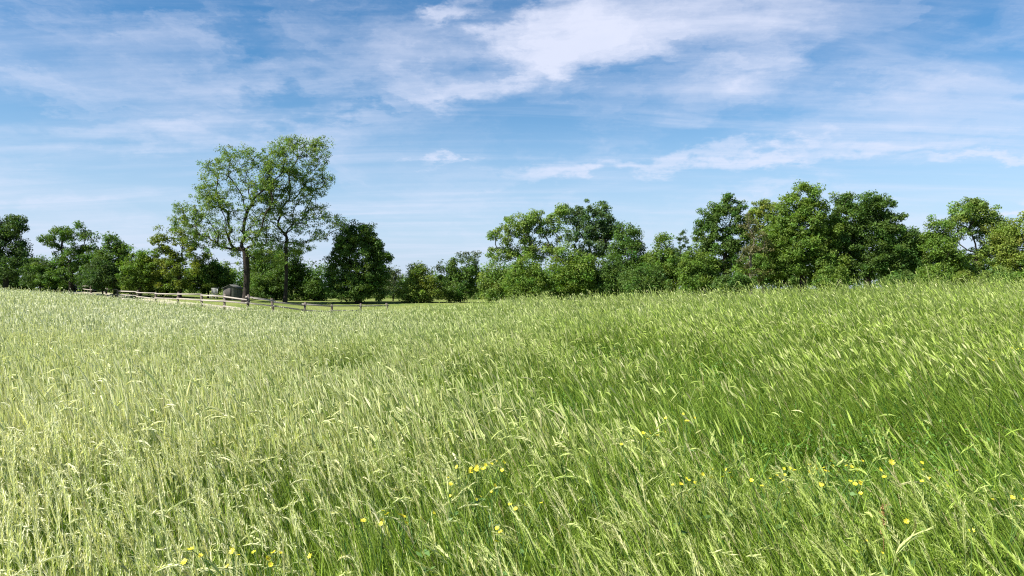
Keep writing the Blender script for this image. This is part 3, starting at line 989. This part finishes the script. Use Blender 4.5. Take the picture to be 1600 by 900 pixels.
tree('broadleaf_tree', 'broad dark domed tree right of the tallest full tree', 'tree', 67, 1352, 450, (1352, 400),
     [(1345, 318, 34, 17), (1312, 312, 12, 10), (1375, 325, 24, 17), (1330, 340, 34, 22), (1390, 350, 22, 20), (1360, 360, 36, 22), (1405, 375, 20, 20), (1325, 375, 32, 24), (1375, 395, 40, 26), (1335, 415, 36, 24), (1405, 415, 24, 28)],
     'deep', n=420, per=95, size=0.20, rad=(0.4, 0.8), R0=0.32, group=GR)
tree_a('shrub', 'bluish dark narrow tree in the notch of the right wood', 'tree', 72, 1428, 348, 16, 448, 'teal', 'shrub', n=80, per=80, size=0.2, R0=0.14, group=GR)
tree_a('broadleaf_tree', 'rounded bright green tree left of the tall pale tree', 'tree', 66, 1466, 337, 34, 447, 'mid', n=190, per=92, size=0.19, R0=0.2, group=GR)
tree('broadleaf_tree', 'tall pale green tree with dark trunk and white sky gaps in its crown', 'tree', 68, 1526, 447, (1524, 395),
     [(1516, 330, 26, 16), (1540, 335, 20, 16), (1497, 348, 16, 12), (1558, 350, 14, 14), (1545, 372, 18, 14), (1510, 362, 14, 9), (1565, 375, 14, 14), (1500, 412, 18, 14), (1540, 402, 26, 16), (1520, 430, 36, 18), (1525, 320, 16, 10), (1530, 352, 16, 10), (1555, 395, 20, 16), (1488, 385, 12, 14)],
     'light', n=250, per=78, size=0.19, rad=(0.35, 0.7), R0=0.20, gaps=0.20, group=GR)
tree_a('broadleaf_tree', 'yellow-green tree at the right edge of the picture', 'tree', 66, 1598, 335, 40, 446, 'yellow', n=210, per=88, size=0.19, R0=0.2, group=GR, gaps=0.15)
for (cx, top, hw, Y, colr, lab) in [
        (1150, 418, 30, 60, 'deep', 'dark bush at the foot of the feathery tree'),
        (1305, 405, 30, 60, 'mid', 'green bush between the feet of the tallest tree and the broad dark dome'),
        (1412, 415, 24, 60, 'deep', 'dark bush below the notch of the right wood'),
        (1460, 405, 24, 58, 'mid', 'bright low bush in front of the rounded green tree'),
        (1505, 415, 28, 58, 'olive', 'olive bush at the left foot of the tall pale tree'),
        (1560, 408, 28, 58, 'light', 'yellowish bush between the tall pale tree and the right edge'),
        (1612, 405, 26, 58, 'mid', 'green bush cut off by the right edge of the picture')]:
    tree_a('shrub', lab, 'bush', Y, cx, top + 10, hw, 456, colr, 'shrub', n=100, per=85, size=0.17, rad=(0.35, 0.65), R0=0.07, group='bushes along the wood edge')

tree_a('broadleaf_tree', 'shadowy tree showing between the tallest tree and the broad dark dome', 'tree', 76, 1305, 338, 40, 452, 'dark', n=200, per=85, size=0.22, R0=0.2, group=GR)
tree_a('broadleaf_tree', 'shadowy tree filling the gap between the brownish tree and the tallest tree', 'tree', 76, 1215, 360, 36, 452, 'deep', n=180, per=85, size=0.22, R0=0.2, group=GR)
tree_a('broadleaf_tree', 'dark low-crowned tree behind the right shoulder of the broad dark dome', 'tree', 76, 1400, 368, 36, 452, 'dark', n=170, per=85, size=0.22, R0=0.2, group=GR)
# the wood goes on behind as one mass
tr = np.random.default_rng(5)
n = 3600
cx = tr.uniform(-200, 200, n)
hh = np.where(cx > 20, 4.6, 2.6) + 2.0 * vnoise(cx, cx * 0, 7.0, 21) + 1.2 * vnoise(cx, cx * 0, 2.2, 22)
u_ = cx / 108
hh = np.where((u_ > -0.24) & (u_ < -0.05), 2.4 + 0.8 * vnoise(cx, cx * 0, 3.0, 23), hh)
cyy = 100 + tr.random(n) * 16
Cw = np.stack([cx, cyy, G(cx, cyy) + tr.random(n) ** 0.9 * hh], 1)
fo = foliage(Cw, tr.uniform(0.7, 1.3, n), 70, 0.34, 'deep', tr)
wood = fo.build('distant_woods', M_leaf)
tag(wood, 'dark mass of woodland filling the gaps low behind the trees', 'woods', kind='stuff')


# ------------------------------------------------------------------ fence
def box_np(acc, c, d, up, hx, hy, hz, taper=1.0, jit=0.0, tr=None):
    """box centred at c; d = unit long axis, up = unit second axis"""
    d = unit(np.asarray(d, float)); up = np.asarray(up, float)
    s_ = unit(np.cross(d, up)); up = np.cross(s_, d)
    V = []
    for a in (-1, 1):
        t = taper if a > 0 else 1
        for (b, c2) in ((-1, -0.7), (-0.7, -1), (0.7, -1), (1, -0.7), (1, 0.7), (0.7, 1), (-0.7, 1), (-1, 0.7)):
            V.append(np.asarray(c) + d * hx * a + s_ * hy * b * t + up * hz * c2 * t)
    V = np.array(V)
    if jit and tr is not None: V = V + tr.normal(0, jit, V.shape)
    i = np.arange(8); j = (i + 1) % 8
    F4 = np.stack([i, j, j + 8, i + 8], 1)
    e = [(0, 1, 2, 3), (0, 3, 4, 7), (7, 4, 5, 6)]
    F4 = np.concatenate([F4, np.array([tuple(reversed(q)) for q in e]), np.array(e) + 8])
    acc.add(V, np.ones((16, 3)), F4)


tr = np.random.default_rng(77)
fpts = []
for (a, Y, t) in FENCE:
    x_ = P(a, Y); fpts.append((x_, Y, Zpx(t, Y), float(G(x_, Y))))
fr = empty('wooden_fence', (fpts[10][0], fpts[10][1], fpts[10][3]))
tag(fr, 'weathered grey post and rail fence crossing the field beneath the largest tree', 'fence')
floc = tuple(fr.location)
HP = 1.25
for i, (x_, Y, zt, g) in enumerate(fpts):
    a_ = Acc()
    top = max(zt, g + 0.95) + tr.uniform(0.0, 0.16)
    lean = tr.normal(0, 0.06, 2)
    box_np(a_, ((x_ + lean[0]), Y, (top + g - 0.2) / 2), (lean[0], lean[1], 1), (0, 1, 0), (top - g + 0.2) / 2, 0.085, 0.075, 0.93, 0.006, tr)
    a_.build('post', M_wood, loc=floc, parent=fr)
for i in range(len(fpts) - 1):
    A = fpts[i]; B = fpts[i + 1]
    ta = max(A[2], A[3] + 0.95); tb = max(B[2], B[3] + 0.95)
    for f_ in (0.07, 0.50, 0.90):
        pa = np.array([A[0], A[1] - 0.10, ta - f_ + tr.normal(0, 0.06)]); pb = np.array([B[0], B[1] - 0.10, tb - f_ + tr.normal(0, 0.06)])
        a_ = Acc()
        d_ = pb - pa; ln = np.linalg.norm(d_)
        box_np(a_, (pa + pb) / 2, d_, (0, 0, 1), ln / 2 + 0.09, 0.028, 0.05, 1.0, 0.010, tr)
        a_.build('rail', M_rail, loc=floc, parent=fr)

# ------------------------------------------------------------------ shed
M_shed = rough_mat('pale_boards', (0.075, 0.078, 0.068), (0.12, 0.12, 0.105), 3.0, 0.85, (0.6, 0.6, 8), 0.3)
M_roof = rough_mat('grey_sheet_roof', (0.06, 0.065, 0.058), (0.10, 0.10, 0.09), 5.0, 0.7, (6, 1, 1), 0.3)
M_door = rough_mat('dark_board_door', (0.05, 0.047, 0.043), (0.08, 0.075, 0.07), 3.0, 0.85, (8, 1, 1), 0.3)


def bm_obj(name, verts, faces, mat, parent, loc):
    V_ = np.array(verts, float)
    q4 = np.array([f for f in faces if len(f) == 4], int).reshape(-1, 4)
    q3 = np.array([f for f in faces if len(f) == 3], int).reshape(-1, 3)
    return mesh_np(name, V_, [q4, q3], mat, parent=parent, loc=loc)


Ys_ = 76.0
xs_ = P(364, Ys_); gs = float(G(xs_, Ys_))
sh = empty('garden_shed', (xs_, Ys_, gs))
tag(sh, 'small dim grey board shed left of the largest trunk, behind the fence', 'shed')
w, dp, hh_, rh = 0.72, 0.8, 1.2, 0.34
vs = [(-w, -dp, -.2), (w, -dp, -.2), (w, dp, -.2), (-w, dp, -.2), (-w, -dp, hh_), (w, -dp, hh_), (w, dp, hh_), (-w, dp, hh_), (0, -dp, hh_ + rh), (0, dp, hh_ + rh)]
fs = [(0, 1, 5, 4), (1, 2, 6, 5), (2, 3, 7, 6), (3, 0, 4, 7), (4, 5, 8), (6, 7, 9)]
bm_obj('wall', vs, fs, M_shed, sh, (0, 0, 0))
ov = 0.13
for s_ in (-1, 1):
    a_ = Acc()
    mid = np.array([s_ * (w + ov) / 2, 0, hh_ + rh / 2 + 0.03 - ov * 0.12]); dr = np.array([s_ * (w + ov), 0, -rh * (1 + ov / w)])
    box_np(a_, mid, dr, (0, 0, 1), np.linalg.norm(dr) / 2, dp + ov, 0.03)
    a_.build('roof_panel', M_roof, parent=sh)
a_ = Acc(); box_np(a_, (-0.25, -dp - 0.03, 0.62), (0, 0, 1), (0, 1, 0), 0.62, 0.33, 0.025); a_.build('door', M_door, parent=sh)

# pale garden seat under the dark trees
M_white = rough_mat('white_paint', (0.20, 0.21, 0.20), (0.30, 0.31, 0.30), 6.0, 0.6, (1, 1, 1), 0.1)
Yb = 78.0; xb = P(334, Yb); gb = float(G(xb, Yb))
be = empty('garden_chair', (xb, Yb, gb))
tag(be, 'small white garden chair in the shade left of the grey shed', 'chair')
a_ = Acc(); box_np(a_, (0, 0, 0.45), (1, 0, 0), (0, 0, 1), 0.36, 0.26, 0.03); a_.build('seat', M_white, parent=be)
a_ = Acc()
for q in (-0.28, -0.14, 0, 0.14, 0.28): box_np(a_, (q, 0.27, 0.80), (0, 0.1, 1), (0, 1, 0), 0.34, 0.035, 0.015)
box_np(a_, (0, 0.30, 1.12), (1, 0, 0), (0, 0, 1), 0.36, 0.02, 0.06)
a_.build('backrest', M_white, parent=be)
for sx in (-0.31, 0.31):
    for sy in (-0.22, 0.22):
        a_ = Acc(); box_np(a_, (sx, sy, 0.20), (0, 0, 1), (0, 1, 0), 0.23, 0.03, 0.03); a_.build('leg', M_white, parent=be)
    a_ = Acc(); box_np(a_, (sx * 1.08, 0.02, 0.66), (0, 1, 0), (0, 0, 1), 0.27, 0.03, 0.02); a_.build('armrest', M_white, parent=be)

# ------------------------------------------------------------------ yellow flowers
M_stem = plant_mat('flower_stem', 0.25, 0.04, 0.5)
M_petal = plant_mat('yellow_petals', 0.30, 0.03, 0.5, (1.0, 1.05, 0.6))


def bloom_mesh(acc, c, nrm, r_, tr):
    nrm = unit(nrm); a = unit(np.cross(nrm, tr.normal(0, 1, 3))); b = np.cross(nrm, a)
    k = 8
    pc = np.array([0.72, 0.70, 0.05]) * tr.uniform(0.75, 1.1) * np.array([1, tr.uniform(0.86, 1.05), 1])
    for i in range(k):
        t = i / k * 6.283 + tr.normal(0, 0.08)
        dr = a * math.cos(t) + b * math.sin(t); sd_ = -a * math.sin(t) + b * math.cos(t)
        lift = nrm * r_ * tr.uniform(0.15, 0.5)
        V_ = np.array([c + sd_ * r_ * 0.10, c + dr * r_ * 0.65 + sd_ * r_ * 0.26 + lift * 0.6, c + dr * r_ + lift, c + dr * r_ * 0.65 - sd_ * r_ * 0.26 + lift * 0.6, c - sd_ * r_ * 0.10])
        acc.add(V_, np.tile(pc, (5, 1)), np.array([[0, 1, 2, 3]]), np.array([[0, 3, 4]]))
    an = np.arange(6) / 6 * 6.283
    ring = c + nrm * r_ * 0.10 + (a[None] * np.cos(an)[:, None] + b[None] * np.sin(an)[:, None]) * r_ * 0.26
    V_ = np.concatenate([ring, (c + nrm * r_ * 0.30)[None]])
    acc.add(V_, np.tile(np.array([0.62, 0.36, 0.02]), (7, 1)), None, np.array([[i, (i + 1) % 6, 6] for i in range(6)]))


def flower(px, py, nb, size, label, group, seed):
    tr = np.random.default_rng(seed)
    Y = solve_depth(px, py, 0.64)
    x_ = P(px, Y); g = float(G(x_, Y))
    H = float(Zpx(py, Y) - g) + 0.03
    root = empty('yellow_flower', (x_, Y, g))
    tag(root, label, 'flower', group)
    tips = []
    nb = nb + 1 + nb // 2 if nb > 1 else nb
    st = Acc()
    foot = np.array([-0.05, 0.02, -0.02])
    main = np.array([[foot[0], foot[1], -0.02], [-0.03, 0.01, H * 0.4], [0, 0, H * 0.8]])
    tube_path(st, main, [0.0028, 0.0024, 0.002], 5)
    for i in range(nb):
        tip = np.array([tr.normal(0, 0.03 + 0.010 * nb), tr.normal(0, 0.03), H + tr.normal(0, 0.022)]) if i else np.array([0, 0, H])
        s0 = main[1] * 0.35 + main[2] * 0.65 if i % 2 else main[2]
        tube_path(st, np.array([s0, (s0 + tip) / 2 + np.array([0, 0, 0.012]), tip]), [0.0018, 0.0015, 0.0014], 4)
        tips.append(tip)
    n_ = 10
    c = np.repeat(np.array([[0.09, 0.17, 0.04]]), n_, 0)
    tt = tr.random(n_)
    leaflets(st, foot[0] * (1 - tt) + tr.normal(0, 0.02, n_), tr.normal(0, 0.02, n_), tt * H * 0.8, np.full(n_, 0.028), c)
    st.C = [np.tile(np.array([[0.10, 0.19, 0.045]]), (len(v_), 1)) for v_ in st.V]
    st.build('stem', M_stem, parent=root)
    for tip in tips:
        a_ = Acc()
        bloom_mesh(a_, tip, np.array([tr.normal(0.1, 0.45), tr.normal(-0.35, 0.4), 0.8]), size * tr.uniform(0.65, 1.15), tr)
        a_.build('bloom', M_petal, parent=root)
    return root


FL = [
    # px, py, blooms, bloom radius, label
    (745, 738, 5, 0.015, 'yellow flower cluster left of centre with many blooms, the fullest of its clump'),
    (777, 729, 2, 0.014, 'few yellow blooms at the upper right of the clump left of centre'),
    (704, 766, 2, 0.012, 'small yellow blooms at the lower left of the clump left of centre'),
    (768, 778, 2, 0.011, 'faint yellow blooms lowest in the clump left of centre'),
    (596, 823, 2, 0.013, 'left one of the two bright yellow flower plants low in the grass left of centre'),
    (630, 818, 3, 0.013, 'right one of the two bright yellow flower plants low in the grass left of centre'),
    (658, 822, 1, 0.011, 'single pale yellow bloom just right of the two bright low flowers'),
    (782, 843, 2, 0.011, 'small yellow flower at the bottom below the clump left of centre'),
    (484, 882, 1, 0.012, 'orange-yellow bloom near the bottom edge left of centre'),
    (372, 880, 4, 0.012, 'yellow flower clump at the bottom edge, leftmost in the field'),
    (418, 886, 3, 0.011, 'yellow flower beside the leftmost clump at the bottom edge'),
    (1005, 684, 4, 0.015, 'loose yellow clump in the middle of the field above the others'),
    (1072, 664, 3, 0.014, 'small yellow clump in mid field, right of the loose clump'),
    (971, 702, 1, 0.013, 'single yellow bloom left of the loose mid-field clump'),
    (1064, 766, 2, 0.013, 'golden blooms low, left end of the long flower row on the right'),
    (1098, 750, 2, 0.012, 'small yellow blooms near the left end of the long right-hand row'),
    (1140, 748, 3, 0.012, 'yellow clump third from the left in the long right-hand row'),
    (1190, 769, 2, 0.011, 'low yellow blooms under the gap in the right-hand row'),
    (1214, 752, 2, 0.011, 'small yellow blooms just left of the tall bright bloom in the right-hand row'),
    (1240, 745, 4, 0.014, 'tall bright yellow flower plant in the right-hand row'),
    (1275, 741, 2, 0.011, 'pale yellow blooms between bright clumps of the right-hand row'),
    (1330, 738, 4, 0.012, 'loose yellow clump near the middle of the right-hand row'),
    (1336, 766, 2, 0.014, 'bright yellow bloom below the loose clump of the right-hand row'),
    (1286, 766, 2, 0.010, 'faint yellow blooms low left of the bright lower bloom'),
    (1382, 755, 2, 0.017, 'largest brightest yellow flower, right part of the right-hand row'),
    (1440, 732, 2, 0.013, 'yellow flower up and right of the largest brightest one'),
    (1452, 757, 2, 0.012, 'pale yellow flower at the right end of the right-hand row'),
    (1416, 826, 1, 0.011, 'single yellow bloom below the right-hand row'),
    (1518, 841, 1, 0.012, 'single pale yellow bloom low near the right edge'),
    (1582, 788, 3, 0.012, 'yellow clump at the right edge of the field'),
    (1590, 550, 3, 0.020, 'yellow flowers high in the field by the right edge'),
    (1342, 862, 2, 0.011, 'dull yellow blooms near the bottom on the right'),
    (1545, 565, 2, 0.020, 'yellow blooms left of the flowers high by the right edge'),
    (820, 800, 2, 0.011, 'orange-tinged yellow blooms in the grass just right of centre bottom'),
]
for i, (px, py, nb, sz, lab) in enumerate(FL):
    flower(px, py, nb, sz, lab, 'yellow wildflowers in the grass', 300 + i)

# one rust-brown dock spike among the flowers
Yd = solve_depth(1380, 788, 0.66)
xd = P(1380, Yd); gd = float(G(xd, Yd)); Hd = float(Zpx(788, Yd) - gd)
dk = empty('dock_plant', (xd, Yd, gd))
tag(dk, 'rust orange dock seed spike below the largest yellow flower', 'plant')
a_ = Acc(); tube_path(a_, np.array([[0, 0, -0.02], [0.005, 0, Hd * 0.5], [0, 0, Hd]]), [0.003, 0.0025, 0.0015], 5)
a_.C = [np.tile(np.array([[0.22, 0.13, 0.06]]), (len(v_), 1)) for v_ in a_.V]
a_.build('stem', M_stem, parent=dk)
a_ = Acc(); n_ = 160
tt = rng.random(n_)
leaflets(a_, rng.normal(0, 0.007, n_), rng.normal(0, 0.007, n_), Hd - 0.14 * tt, np.full(n_, 0.006), np.array([0.36, 0.22, 0.09]) * (0.7 + 0.6 * rng.random((n_, 1))))
a_.build('seed_spike', M_petal, parent=dk)
print('trees', tree_i, 'faces', sum(len(m.polygons) for m in bpy.data.meshes))
